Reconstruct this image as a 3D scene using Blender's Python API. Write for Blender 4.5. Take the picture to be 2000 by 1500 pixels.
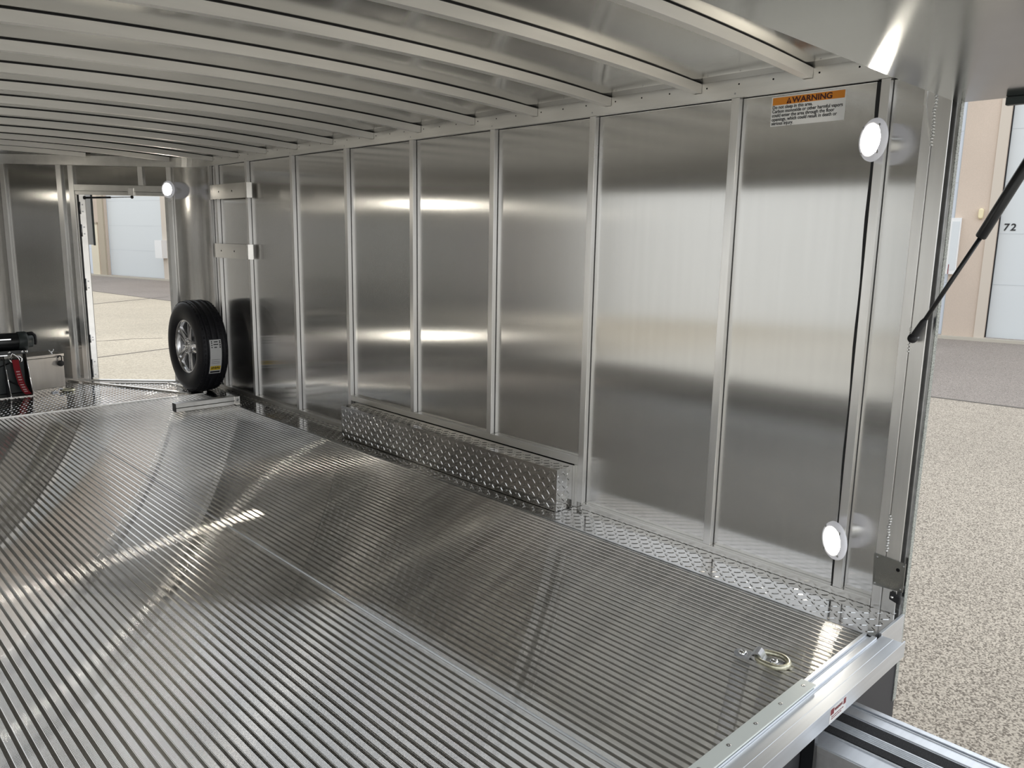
import bpy, math, random
from mathutils import Vector, Matrix

# ---------------------------------------------------------------- scene, camera, light
scene = bpy.context.scene
for o in list(bpy.data.objects):
    bpy.data.objects.remove(o)
COL = scene.collection
random.seed(7)
R = math.radians

CAM = (-2.4706, -1.2637, 1.1353)
YAW, PITCH, ROLL = R(44.00145), R(-10.36045), R(1.05562)
FPX = 1534.53


def camera():
    cd = bpy.data.cameras.new('camera')
    cd.sensor_fit = 'HORIZONTAL'
    cd.sensor_width = 36.0
    cd.lens = FPX / 2000 * 36.0
    cd.clip_start = 0.02
    cd.clip_end = 400
    o = bpy.data.objects.new('camera', cd)
    COL.objects.link(o)
    fw = Vector((math.sin(YAW) * math.cos(PITCH), math.cos(YAW) * math.cos(PITCH), math.sin(PITCH)))
    rt = Vector((math.cos(YAW), -math.sin(YAW), 0))
    up = rt.cross(fw)
    r2 = math.cos(ROLL) * rt + math.sin(ROLL) * up
    u2 = -math.sin(ROLL) * rt + math.cos(ROLL) * up
    m = Matrix((r2, u2, -fw)).transposed().to_4x4()
    m.translation = Vector(CAM)
    o.matrix_world = m
    scene.camera = o


camera()

SKY = 1.68
w = bpy.data.worlds.new('sky')
scene.world = w
w.use_nodes = True
nt = w.node_tree
nt.nodes.clear()
wo = nt.nodes.new('ShaderNodeOutputWorld')
bg = nt.nodes.new('ShaderNodeBackground')
tc = nt.nodes.new('ShaderNodeTexCoord')
sp = nt.nodes.new('ShaderNodeSeparateXYZ')
rp = nt.nodes.new('ShaderNodeValToRGB')
rp.color_ramp.elements[0].position = 0.0
rp.color_ramp.elements[0].color = (0.98, 0.985, 1.0, 1)
rp.color_ramp.elements[1].position = 0.7
rp.color_ramp.elements[1].color = (0.87, 0.935, 1.0, 1)
nt.links.new(tc.outputs['Generated'], sp.inputs[0])
nt.links.new(sp.outputs['Z'], rp.inputs[0])
nt.links.new(rp.outputs[0], bg.inputs['Color'])
bg.inputs['Strength'].default_value = SKY
nt.links.new(bg.outputs[0], wo.inputs['Surface'])

vs = scene.view_settings
vs.view_transform = 'Standard'
vs.look = 'None'
vs.gamma = 1
vs.use_curve_mapping = False
vs.exposure = 0.0
scene.display_settings.display_device = 'sRGB'
cy = scene.cycles
cy.max_bounces = 14
cy.diffuse_bounces = 4
cy.glossy_bounces = 12
cy.transmission_bounces = 6
cy.sample_clamp_indirect = 6
cy.use_denoising = True

LED = 68.0


# ---------------------------------------------------------------- materials
def new_mat(name):
    m = bpy.data.materials.new(name)
    m.use_nodes = True
    n = m.node_tree
    b = n.nodes['Principled BSDF']
    return m, n, b


def plain(name, col, rough=0.5, metal=0.0, spec=0.5):
    m, n, b = new_mat(name)
    b.inputs['Base Color'].default_value = (*col, 1)
    b.inputs['Roughness'].default_value = rough
    b.inputs['Metallic'].default_value = metal
    b.inputs['Specular IOR Level'].default_value = spec
    return m


def nd(n, t, **k):
    x = n.nodes.new(t)
    for a, v in k.items():
        setattr(x, a, v)
    return x


def mathn(n, op, a=None, b=None):
    x = nd(n, 'ShaderNodeMath', operation=op)
    for i, v in enumerate((a, b)):
        if v is None:
            continue
        if isinstance(v, (int, float)):
            x.inputs[i].default_value = v
        else:
            n.links.new(v, x.inputs[i])
    return x.outputs[0]


def metal(name, col=(0.80, 0.79, 0.77), rough=0.25, aniso=0.0, tan=None, streak=None, var=0.06, blot=0.0):
    """brushed aluminium; tan = direction across the brushing, streak = scale of the brushing lines per axis"""
    m, n, b = new_mat(name)
    b.inputs['Metallic'].default_value = 1
    b.inputs['Roughness'].default_value = rough
    b.inputs['Anisotropic'].default_value = aniso
    if tan:
        c = nd(n, 'ShaderNodeCombineXYZ')
        for i in range(3):
            c.inputs[i].default_value = tan[i]
        n.links.new(c.outputs[0], b.inputs['Tangent'])
    geo = nd(n, 'ShaderNodeNewGeometry')
    mp = nd(n, 'ShaderNodeMapping')
    mp.inputs['Scale'].default_value = streak or (9, 9, 9)
    n.links.new(geo.outputs['Position'], mp.inputs[0])
    no = nd(n, 'ShaderNodeTexNoise')
    no.inputs['Scale'].default_value = 1.0
    no.inputs['Detail'].default_value = 3
    n.links.new(mp.outputs[0], no.inputs['Vector'])
    mr = nd(n, 'ShaderNodeMapRange')
    mr.inputs['To Min'].default_value = 1 - var
    mr.inputs['To Max'].default_value = 1 + var
    mr.inputs['From Min'].default_value = 0.25
    mr.inputs['From Max'].default_value = 0.75
    n.links.new(no.outputs[0], mr.inputs[0])
    mx = nd(n, 'ShaderNodeVectorMath', operation='SCALE')
    mx.inputs[0].default_value = col
    n.links.new(mr.outputs[0], mx.inputs['Scale'])
    n.links.new(mx.outputs[0], b.inputs['Base Color'])
    if blot:
        n2 = nd(n, 'ShaderNodeTexNoise')
        n2.inputs['Scale'].default_value = 5
        n2.inputs['Detail'].default_value = 4
        n.links.new(geo.outputs['Position'], n2.inputs['Vector'])
        m2 = nd(n, 'ShaderNodeMapRange')
        m2.inputs['To Min'].default_value = rough - blot
        m2.inputs['To Max'].default_value = rough + blot
        n.links.new(n2.outputs[0], m2.inputs[0])
        n.links.new(m2.outputs[0], b.inputs['Roughness'])
    return m


def wavy(name, col, rough, k, period, axis=0, aniso=0.0, tan=None):
    """extruded aluminium with fine serrations running along one axis: surface normal swings across it"""
    m = metal(name, col, rough, aniso, tan, streak=(60, 3, 60) if axis == 0 else (60, 60, 3), var=0.05)
    n = m.node_tree
    b = n.nodes['Principled BSDF']
    geo = nd(n, 'ShaderNodeNewGeometry')
    s = nd(n, 'ShaderNodeSeparateXYZ')
    n.links.new(geo.outputs['Position'], s.inputs[0])
    a = mathn(n, 'MULTIPLY', s.outputs[axis], 2 * math.pi / period)
    a = mathn(n, 'SINE', a)
    a = mathn(n, 'MULTIPLY', a, k)
    c = nd(n, 'ShaderNodeCombineXYZ')
    n.links.new(a, c.inputs[axis])
    ad = nd(n, 'ShaderNodeVectorMath', operation='ADD')
    n.links.new(geo.outputs['Normal'], ad.inputs[0])
    n.links.new(c.outputs[0], ad.inputs[1])
    nm = nd(n, 'ShaderNodeVectorMath', operation='NORMALIZE')
    n.links.new(ad.outputs[0], nm.inputs[0])
    n.links.new(nm.outputs[0], b.inputs['Normal'])
    return m


def emit(name, col, s):
    m, n, b = new_mat(name)
    b.inputs['Base Color'].default_value = (0.8, 0.8, 0.8, 1)
    b.inputs['Emission Color'].default_value = (*col, 1)
    b.inputs['Emission Strength'].default_value = s
    return m


def speckle(name, c1, c2, scale, rough=0.85, c3=None, big=0.5, bump=0.3):
    m, n, b = new_mat(name)
    geo = nd(n, 'ShaderNodeNewGeometry')
    vo = nd(n, 'ShaderNodeTexVoronoi')
    vo.inputs['Scale'].default_value = scale
    n.links.new(geo.outputs['Position'], vo.inputs['Vector'])
    bw = nd(n, 'ShaderNodeSeparateColor')
    n.links.new(vo.outputs['Color'], bw.inputs[0])
    r = nd(n, 'ShaderNodeValToRGB')
    r.color_ramp.elements[0].position = 0.15
    r.color_ramp.elements[0].color = (*c1, 1)
    r.color_ramp.elements[1].position = 0.8
    r.color_ramp.elements[1].color = (*c2, 1)
    if c3:
        e = r.color_ramp.elements.new(0.45)
        e.color = (*c3, 1)
    n.links.new(bw.outputs[0], r.inputs[0])
    no = nd(n, 'ShaderNodeTexNoise')
    no.inputs['Scale'].default_value = big
    no.inputs['Detail'].default_value = 5
    n.links.new(geo.outputs['Position'], no.inputs['Vector'])
    mr = nd(n, 'ShaderNodeMapRange')
    mr.inputs['From Min'].default_value = 0.3
    mr.inputs['From Max'].default_value = 0.7
    mr.inputs['To Min'].default_value = 0.9
    mr.inputs['To Max'].default_value = 1.08
    n.links.new(no.outputs[0], mr.inputs[0])
    sc = nd(n, 'ShaderNodeVectorMath', operation='SCALE')
    n.links.new(r.outputs[0], sc.inputs[0])
    n.links.new(mr.outputs[0], sc.inputs['Scale'])
    n.links.new(sc.outputs[0], b.inputs['Base Color'])
    b.inputs['Roughness'].default_value = rough
    if bump:
        bp = nd(n, 'ShaderNodeBump')
        bp.inputs['Strength'].default_value = bump
        bp.inputs['Distance'].default_value = 0.004
        n.links.new(bw.outputs[0], bp.inputs['Height'])
        n.links.new(bp.outputs[0], b.inputs['Normal'])
    return m


AL = (0.80, 0.785, 0.755)
M = {}
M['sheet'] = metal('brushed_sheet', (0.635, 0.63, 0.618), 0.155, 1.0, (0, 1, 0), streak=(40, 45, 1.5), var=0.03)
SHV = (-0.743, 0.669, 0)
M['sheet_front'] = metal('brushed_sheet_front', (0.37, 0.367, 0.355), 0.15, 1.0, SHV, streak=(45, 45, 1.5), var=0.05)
M['corner'] = metal('corner_sheet', (0.52, 0.51, 0.49), 0.18, 0.3, (0.5, 1, 0), streak=(20, 20, 1), var=0.04)
M['tube'] = metal('mill_tube', (0.78, 0.77, 0.755), 0.30, 0.5, (.7, .7, 0), streak=(30, 30, 3), var=0.06, blot=0.06)
M['rail'] = metal('mill_rail', (0.80, 0.79, 0.765), 0.32, 0.4, (.6, .2, .7), streak=(30, 3, 30), var=0.06, blot=0.06)
M['bow'] = metal('mill_bow', (0.94, 0.915, 0.87), 0.55, 0.0, None, streak=(3, 30, 30), var=0.05, blot=0.05)
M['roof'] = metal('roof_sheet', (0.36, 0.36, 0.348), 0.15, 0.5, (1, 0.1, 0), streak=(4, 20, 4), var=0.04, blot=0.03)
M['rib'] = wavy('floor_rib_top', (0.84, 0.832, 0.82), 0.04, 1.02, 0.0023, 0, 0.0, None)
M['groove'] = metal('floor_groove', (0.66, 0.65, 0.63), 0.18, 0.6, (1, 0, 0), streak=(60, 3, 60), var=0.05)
M['tread'] = metal('tread_plate', (0.55, 0.545, 0.535), 0.12, 0.0, None, streak=(14, 14, 14), var=0.05, blot=0.05)
M['sill'] = metal('sill_extrusion', (0.80, 0.82, 0.85), 0.48, 0.0, None, streak=(3, 60, 60), var=0.05, blot=0.05)
M['hatch'] = metal('hatch_sheet', (0.38, 0.385, 0.37), 0.125, 1.0, (0, .8, .6), streak=(40, 2, 4), var=0.04)
M['skin'] = metal('edge_skin', (0.62, 0.63, 0.64), 0.16, 0.0, None, streak=(30, 30, 30), var=0.15)
M['scuff'] = speckle('scuffed_edge', (0.20, 0.21, 0.19), (0.50, 0.52, 0.48), 400, 0.5)
M['strap'] = metal('bent_strap', (0.88, 0.86, 0.82), 0.24, 0.3, (.2, .2, 1), streak=(6, 6, 20), var=0.07, blot=0.08)
M['zinc'] = metal('zinc_plated', (0.55, 0.57, 0.62), 0.3, 0, None, streak=(60, 60, 60), var=0.12)
M['ring'] = metal('dull_zinc_ring', (0.62, 0.60, 0.47), 0.38, 0, None, streak=(150, 150, 150), var=0.25)
M['chrome'] = metal('chrome', (0.9, 0.9, 0.9), 0.08)
M['wheel'] = metal('wheel_alloy', (0.78, 0.78, 0.79), 0.2, 0, None, streak=(20, 20, 20), var=0.05)
M['weld'] = metal('weld_bead', (0.75, 0.75, 0.74), 0.3, 0, None, streak=(300, 300, 300), var=0.3)
M['box'] = metal('box_sheet', (0.84, 0.79, 0.74), 0.34, 0.6, (.7, .7, 0), streak=(30, 30, 3), var=0.05)
M['stud_line'] = plain('dark_stud_line', (0.07, 0.07, 0.07), 0.6)
M['black'] = plain('black_rubber', (0.012, 0.012, 0.014), 0.55)
M['blackgloss'] = plain('black_paint', (0.010, 0.011, 0.013), 0.28)
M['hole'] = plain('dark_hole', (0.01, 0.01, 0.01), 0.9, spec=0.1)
M['dgrey'] = plain('winch_housing', (0.035, 0.045, 0.045), 0.42)
M['grit'] = speckle('grip_tape', (0.006, 0.006, 0.007), (0.03, 0.03, 0.032), 900, 0.8)
M['uhmw'] = plain('white_plastic_strip', (0.76, 0.80, 0.76), 0.42)
M['tyre'] = plain('tyre_rubber', (0.012, 0.012, 0.016), 0.5, spec=0.4)
M['white'] = plain('label_white', (0.80, 0.80, 0.79), 0.45)
M['orange'] = plain('label_orange', (0.66, 0.23, 0.015), 0.45)
M['ink'] = plain('label_ink', (0.012, 0.012, 0.014), 0.5)
M['dkred'] = plain('label_maroon', (0.05, 0.006, 0.008), 0.5)
M['yellow'] = plain('label_yellow', (0.85, 0.60, 0.03), 0.5)
M['red'] = plain('red_webbing', (0.33, 0.010, 0.02), 0.75)
M['pink'] = plain('strap_print', (0.75, 0.50, 0.50), 0.7)
M['redlab'] = plain('red_print', (0.22, 0.03, 0.035), 0.5)
M['lens'] = emit('lamp_lens', (1.0, 0.93, 0.80), LED)
mm, nn_, bb = new_mat('lamp_base')
bb.inputs['Base Color'].default_value = (0.60, 0.60, 0.63, 1)
bb.inputs['Roughness'].default_value = 0.15
bb.inputs['Subsurface Weight'].default_value = 0.0
bb.inputs['Transmission Weight'].default_value = 0.0
bb.inputs['IOR'].default_value = 1.3
bb.inputs['Emission Color'].default_value = (0.95, 0.95, 1.0, 1)
bb.inputs['Emission Strength'].default_value = 0.22
M['lampbase'] = mm
M['screw'] = metal('screw_head', (0.45, 0.45, 0.46), 0.3)
M['agg'] = speckle('exposed_aggregate', (0.17, 0.14, 0.11), (0.56, 0.485, 0.395), 170, 0.85, (0.385, 0.332, 0.268))
M['asph'] = speckle('worn_asphalt', (0.17, 0.145, 0.125), (0.38, 0.325, 0.285), 150, 0.9, (0.27, 0.233, 0.203))
M['conc'] = speckle('light_concrete', (0.44, 0.37, 0.28), (0.60, 0.52, 0.40), 60, 0.9, (0.53, 0.455, 0.35))
M['bounce_ground'] = speckle('pale_bounce_ground', (0.56, 0.51, 0.44), (0.70, 0.65, 0.57), 60, 0.9, (0.63, 0.58, 0.505))
M['joint'] = plain('ground_joint', (0.16, 0.14, 0.12), 0.95)
M['stucco'] = speckle('tan_stucco', (0.57, 0.475, 0.39), (0.61, 0.505, 0.42), 120, 0.9, bump=0.1)
M['cream'] = plain('cream_trim', (0.60, 0.53, 0.45), 0.7)
M['tan2'] = plain('tan_trim', (0.44, 0.38, 0.29), 0.7)
M['gdoor'] = plain('garage_white', (0.66, 0.69, 0.70), 0.5)
M['gblue'] = plain('garage_pale_blue', (0.68, 0.73, 0.80), 0.5)
M['gline'] = plain('panel_joint', (0.56, 0.59, 0.61), 0.6)
M['curb'] = plain('curb_concrete', (0.50, 0.46, 0.39), 0.85)
M['mandoor'] = plain('cream_door', (0.74, 0.67, 0.52), 0.6)
M['wlamp'] = plain('lamp_amber_white', (0.80, 0.70, 0.45), 0.3)
M['facade'] = plain('white_facade', (0.92, 0.92, 0.90), 0.7)
M['under'] = plain('dark_underside', (0.05, 0.05, 0.055), 0.6)
M['rubgrey'] = plain('door_core', (0.55, 0.53, 0.49), 0.5)


# ---------------------------------------------------------------- mesh helpers
class MB:
    def __init__(self):
        self.v, self.f, self.m, self.s = [], [], [], []

    def face(self, idx, mi=0, smooth=False):
        self.f.append(tuple(idx)); self.m.append(mi); self.s.append(smooth)

    def quad(self, a, b, c, d, mi=0, smooth=False):
        k = len(self.v)
        self.v += [tuple(a), tuple(b), tuple(c), tuple(d)]
        self.face((k, k + 1, k + 2, k + 3), mi, smooth)

    def hexa(self, p, mi=0):
        """8 points: bottom ring 0-3, top ring 4-7"""
        k = len(self.v)
        self.v += [tuple(x) for x in p]
        for q in ((3, 2, 1, 0), (4, 5, 6, 7), (0, 1, 5, 4), (1, 2, 6, 5), (2, 3, 7, 6), (3, 0, 4, 7)):
            self.face([k + i for i in q], mi)

    def box(self, x0, x1, y0, y1, z0, z1, mi=0):
        x0, x1 = min(x0, x1), max(x0, x1); y0, y1 = min(y0, y1), max(y0, y1); z0, z1 = min(z0, z1), max(z0, z1)
        self.hexa([(x0, y0, z0), (x1, y0, z0), (x1, y1, z0), (x0, y1, z0), (x0, y0, z1), (x1, y0, z1), (x1, y1, z1), (x0, y1, z1)], mi)

    def obox(self, o, ux, uy, uz, a0, a1, b0, b1, c0, c1, mi=0):
        o, ux, uy, uz = Vector(o), Vector(ux), Vector(uy), Vector(uz)
        P = lambda a, b, c: o + ux * a + uy * b + uz * c
        self.hexa([P(a0, b0, c0), P(a1, b0, c0), P(a1, b1, c0), P(a0, b1, c0), P(a0, b0, c1), P(a1, b0, c1), P(a1, b1, c1), P(a0, b1, c1)], mi)

    def prism(self, poly, z0, z1, mi=0):
        n = len(poly); k = len(self.v)
        self.v += [(p[0], p[1], z0) for p in poly] + [(p[0], p[1], z1) for p in poly]
        self.face([k + i for i in range(n)][::-1], mi)
        self.face([k + n + i for i in range(n)], mi)
        for i in range(n):
            j = (i + 1) % n
            self.face((k + i, k + j, k + n + j, k + n + i), mi)

    def tube(self, path, r, seg=10, mi=0, cap=True, closed=False):
        pts = [Vector(p) for p in path]
        n = len(pts)
        rr = r if isinstance(r, (list, tuple)) else [r] * n
        k = len(self.v)
        prev = None
        for i in range(n):
            if closed:
                t = pts[(i + 1) % n] - pts[i - 1]
            else:
                t = pts[min(i + 1, n - 1)] - pts[max(i - 1, 0)]
            t.normalize()
            if prev is None:
                a = Vector((0, 0, 1)) if abs(t.z) < 0.9 else Vector((1, 0, 0))
                u = t.cross(a).normalized()
            else:
                u = (prev - t * prev.dot(t)).normalized()
            prev = u
            v = t.cross(u)
            for j in range(seg):
                an = 2 * math.pi * j / seg
                self.v.append(tuple(pts[i] + (u * math.cos(an) + v * math.sin(an)) * rr[i]))
        for i in range(n if closed else n - 1):
            i2 = (i + 1) % n
            for j in range(seg):
                j2 = (j + 1) % seg
                self.face((k + i * seg + j, k + i * seg + j2, k + i2 * seg + j2, k + i2 * seg + j), mi, True)
        if cap and not closed:
            self.face([k + j for j in range(seg)][::-1], mi)
            self.face([k + (n - 1) * seg + j for j in range(seg)], mi)

    def lathe(self, prof, o, ax, seg=32, mi=0, smooth=True):
        """prof: list of (radius, height along axis)"""
        o = Vector(o); ax = Vector(ax).normalized()
        a = Vector((0, 0, 1)) if abs(ax.z) < 0.9 else Vector((1, 0, 0))
        u = ax.cross(a).normalized(); v = ax.cross(u)
        k = len(self.v)
        n = len(prof)
        for (r, h) in prof:
            for j in range(seg):
                an = 2 * math.pi * j / seg
                self.v.append(tuple(o + ax * h + (u * math.cos(an) + v * math.sin(an)) * max(r, 1e-5)))
        for i in range(n - 1):
            for j in range(seg):
                j2 = (j + 1) % seg
                self.face((k + i * seg + j, k + i * seg + j2, k + (i + 1) * seg + j2, k + (i + 1) * seg + j), mi, smooth)
        return self

    def disc(self, o, ax, r, mi=0, seg=12):
        o = Vector(o); ax = Vector(ax).normalized()
        a = Vector((0, 0, 1)) if abs(ax.z) < 0.9 else Vector((1, 0, 0))
        u = ax.cross(a).normalized(); v = ax.cross(u)
        k = len(self.v)
        for j in range(seg):
            an = 2 * math.pi * j / seg
            self.v.append(tuple(o + (u * math.cos(an) + v * math.sin(an)) * r))
        self.face([k + j for j in range(seg)], mi)

    def build(self, name, mats, parent=None, bevel=0, segs=2, origin=None):
        me = bpy.data.meshes.new(name)
        o0 = Vector(origin) if origin else Vector((0, 0, 0))
        me.from_pydata([tuple(Vector(p) - o0) for p in self.v], [], self.f)
        if not isinstance(mats, (list, tuple)):
            mats = [mats]
        for m in mats:
            me.materials.append(M[m] if isinstance(m, str) else m)
        me.polygons.foreach_set('material_index', self.m)
        me.polygons.foreach_set('use_smooth', self.s)
        me.update()
        o = bpy.data.objects.new(name, me)
        COL.objects.link(o)
        o.location = o0
        if parent is not None:
            o.parent = parent
            o.location = o0 - world_loc(parent)
        if bevel:
            md = o.modifiers.new('bevel', 'BEVEL')
            md.width = bevel; md.segments = segs; md.limit_method = 'ANGLE'; md.angle_limit = R(50)
            md.harden_normals = False
        return o


def world_loc(o):
    v = Vector(o.location)
    while o.parent:
        o = o.parent
        v += Vector(o.location)
    return v


def tag(o, label=None, cat=None, group=None, kind=None):
    if label: o['label'] = label
    if cat: o['category'] = cat
    if group: o['group'] = group
    if kind: o['kind'] = kind
    return o


def empty(name, loc, label=None, cat=None, group=None, kind=None):
    o = bpy.data.objects.new(name, None)
    o.empty_display_size = 0.05
    COL.objects.link(o)
    o.location = loc
    return tag(o, label, cat, group, kind)


def text(body, size, o, ux, uy, mat, parent, name, bold=0.0, align='LEFT', sx=1.0, shear=0.0, space=1.0):
    cu = bpy.data.curves.new(name, 'FONT')
    cu.body = body
    cu.size = size
    cu.align_x = align
    cu.offset = bold
    cu.shear = shear
    cu.space_character = space
    cu.extrude = 0.0002
    cu.materials.append(M[mat])
    f = bpy.data.objects.new('lettering_source', cu)
    COL.objects.link(f)
    dg = bpy.context.evaluated_depsgraph_get()
    me = bpy.data.meshes.new_from_object(f.evaluated_get(dg))
    bpy.data.objects.remove(f)
    me.name = name
    t = bpy.data.objects.new(name, me)
    COL.objects.link(t)
    ux = Vector(ux); uy = Vector(uy); uz = ux.cross(uy)
    m = Matrix((ux * sx, uy, uz)).transposed().to_4x4()
    m.translation = Vector(o) - (world_loc(parent) if parent else Vector((0, 0, 0)))
    if parent: t.parent = parent
    t.matrix_local = m
    return t


def lug(mb, c, d, e, n, L=0.0275, W=0.0080, H=0.0017, mi=0):
    """one raised bar of tread plate: c centre, d long direction, e across, n out"""
    k = len(mb.v)
    base = [(-L / 2, 0), (-L * .3, W / 2), (L * .3, W / 2), (L / 2, 0), (L * .3, -W / 2), (-L * .3, -W / 2)]
    top = [(x * .72, y * .42) for x, y in base]
    for (x, y) in base:
        mb.v.append((c[0] + d[0] * x + e[0] * y, c[1] + d[1] * x + e[1] * y, c[2] + d[2] * x + e[2] * y))
    for (x, y) in top:
        mb.v.append((c[0] + d[0] * x + e[0] * y + n[0] * H, c[1] + d[1] * x + e[1] * y + n[1] * H, c[2] + d[2] * x + e[2] * y + n[2] * H))
    mb.face([k + 6 + i for i in range(6)], mi)
    for i in range(6):
        j = (i + 1) % 6
        mb.face((k + i, k + j, k + 6 + j, k + 6 + i), mi)


def lugs(mb, o, u, v, ulen, vlen, test=None, p=0.0290, mi=0):
    o, u, v = Vector(o), Vector(u), Vector(v)
    n = u.cross(v)
    s = 1 / math.sqrt(2)
    d1, d2 = (u + v) * s, (u - v) * s
    # keep the lug faces turned outward for either orientation
    for i in range(int(ulen / p)):
        for j in range(int(vlen / p)):
            a, b = (i + .5) * p, (j + .5) * p
            if a > ulen - .012 or b > vlen - .012: continue
            c = o + u * a + v * b
            if test and not test(c): continue
            if (i + j) % 2: lug(mb, c, d1, n.cross(d1), n, mi=mi)
            else: lug(mb, c, d2, n.cross(d2), n, mi=mi)


# ---------------------------------------------------------------- trailer dimensions
WX = -2.44                      # stud face of the far wall
CX = WX / 2
mir = lambda x: WX - x
RY = -0.471                     # rear end of the side walls
CY0 = 4.53                      # where the rounded front corner starts
CR = 0.45
CCX, CCY = 0.025 - CR, CY0
A48 = R(48)
NR = 0.25
NX, NY = CX, 5.515
HDR, TOP = 1.624, 1.70
VT = Vector((-math.sin(A48), math.cos(A48), 0))          # along the angled front wall, away from the side wall
VN = Vector((math.cos(A48), math.sin(A48), 0))           # outward
VQ = Vector((-.174, 4.872, 0))                            # stud face of the angled wall


def V(s, z=0.0, out=0.0):
    return VQ + VT * s + VN * out + Vector((0, 0, z))


def nose_path(off, a0=0.0):
    """front wall line from the corner round the nose, off = distance inside the sheet; returns right half then mirrored left"""
    r = []
    for i in range(9):
        a = A48 * i / 8
        r.append((CCX + (CR - off) * math.cos(a), CCY + (CR - off) * math.sin(a)))
    for i in range(7):
        a = A48 + (math.pi / 2 - A48) * i / 6
        r.append((NX + (NR - off) * math.cos(a), NY + (NR - off) * math.sin(a)))
    l = [(mir(x), y) for x, y in r[:-1]][::-1]
    return r + l


def arch(x):
    t = x + 1.0
    return 1.686 - (0.032 if t > 0 else 0.030) * t * t


BOWS = [-0.004, 0.401, 0.807, 1.206, 1.609, 2.014, 2.426, 2.836, 3.244, 3.643, 4.05, 4.455, 4.86, 5.265]
STUDS = [0.246, 0.878, 1.466, 2.074, 2.689, 3.307, 3.92, 4.403, 4.517]


def xright(y, off=0.0):
    """inner limit of the plan at y (right side)"""
    if y <= CY0: return 0.025 - off
    P = nose_path(off)[:16]
    for (x0, y0), (x1, y1) in zip(P, P[1:]):
        if y0 <= y <= y1:
            return x0 + (x1 - x0) * (y - y0) / max(y1 - y0, 1e-9)
    return None


# ================================================================= ground outside
ground = MB()
ground.quad((-120, -120, -.45), (120, -120, -.45), (120, 160, -.45), (-120, 160, -.45))
gd = Vector((-.1118, .9937, 0)); gn = Vector((.9937, .1118, 0)); gp = Vector((6.66, 1.13, -.4485))
a, b = gp - gd * 60, gp + gd * 90
ground.quad(a, a + gn * 40, b + gn * 40, b, 1)
ground.quad((-40, 5.6, -.4493), (40, 5.6, -.4493), (40, 90, -.4493), (-40, 90, -.4493), 3)
ground.quad((-40, -40, -.4490), (30, -40, -.4490), (30, -1.95, -.4490), (-40, -1.95, -.4490), 4)  # paler ground out of view, added to bounce light onto the roof bows
ground.quad((-40, -1.95, -.4490), (-2.95, -1.95, -.4490), (-2.95, 5.6, -.4490), (-40, 5.6, -.4490), 4)  # the same added bounce ground along the left side


def strip(mb, p, q, wd, z, mi):
    p, q = Vector((*p, z)), Vector((*q, z))
    t = (q - p).normalized(); s = Vector((t.y, -t.x, 0)) * wd / 2
    mb.quad(p - s, p + s, q + s, q - s, mi)


strip(ground, (gp - gd * 60)[:2], (gp + gd * 90)[:2], .06, -.447, 2)
for (p, q, wd) in (((0.56, 9.63), (6.0, 11.35), .035), ((0.0, 9.63), (.56, 9.63), .03), ((2.89, 17.97), (5.2, 19.45), .06), ((-4.5, 8.03), (0.56, 9.63), .035),
                   ((0.9, 11.42), (1.25, 11.3), .02), ((1.25, 11.3), (1.6, 11.33), .03), ((1.6, 11.33), (2.0, 11.15), .02)):
    strip(ground, p, q, wd, -.4465, 2)
tag(ground.build('ground', ['agg', 'asph', 'joint', 'conc', 'bounce_ground']), kind='structure')

# ================================================================= building with the numbered door
BO = Vector((12.83, 3.51, 0)); BD = Vector((-.2106, .9776, 0)); BN = Vector((.9776, .2106, 0)); BZ = Vector((0, 0, 1))
bld = empty('building', (BO.x, BO.y, -.45), 'long tan building with white garage doors across the lot, numbered 72', 'building')


def bbox(mb, s0, s1, z0, z1, d0, d1, mi=0):
    mb.obox(BO, BD, BN, BZ, s0, s1, d0, d1, z0, z1, mi)


m = MB()
# facade behind the doors, left open where the doors stand
doors = [(-4.35, -.66), (.0, 3.66), (4.26, 7.9), (23.7, 27.3), (28.32, 31.9)]
walls = []
s = -9.0
for (d0, d1) in doors:
    walls.append((s, d0)); s = d1
walls.append((s, 36))
for (s0, s1) in walls:
    bbox(m, s0, s1, -.45, 5.2, 0, .4)
for (d0, d1) in doors:
    bbox(m, d0, d1, 4.0, 5.2, 0, .4)
m.build('facade', 'stucco', bld)
m = MB(); bbox(m, -9, 36, 5.2, 5.5, -.15, .4); m.build('parapet', 'cream', bld)
m = MB(); bbox(m, -9, 36, -.45, -.395, -.12, -.001); m.build('curb', 'curb', bld)
for i, (d0, d1) in enumerate(doors):
    m = MB()
    bbox(m, d0, d1, -.39, 4.0, .12, .17, 0)
    z = .535
    while z < 4.0:
        bbox(m, d0, d1, z - .0045, z + .0045, .117, .121, 1)
        z += .866
    bbox(m, d1 - .022, d1, -.39, 4.0, .10, .125, 2)
    bbox(m, d0, d0 + .022, -.39, 4.0, .10, .125, 2)
    m.build('garage_door', ['gblue' if i in (1, 4) else 'gdoor', 'gline', 'black' if i == 0 else 'gline'], bld)
m = MB(); bbox(m, -.655, -.50, -.395, 4.1, -.03, .06); m.build('door_trim', 'cream', bld)
m = MB(); bbox(m, 27.32, 27.66, -.395, 4.1, -.06, .06); m.build('door_trim', 'tan2', bld)
m = MB(); bbox(m, 23.35, 23.70, -.395, 4.1, -.05, .06); m.build('door_trim', 'cream', bld)
m = MB(); bbox(m, 27.82, 28.30, -.395, 1.45, -.03, -.001); bbox(m, 27.80, 28.31, 1.45, 1.52, -.05, -.001, 1); m.build('entry_door', ['mandoor', 'tan2'], bld)
m = MB()
o = BO + BD * -.39 + BZ * 1.73
pr = []
for i in range(16):
    an = math.pi * 2 * i / 16
    pr.append((.04 * math.cos(an), (.052 if math.sin(an) > 0 else -.052) + .04 * math.sin(an)))
k = len(m.v)
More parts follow.
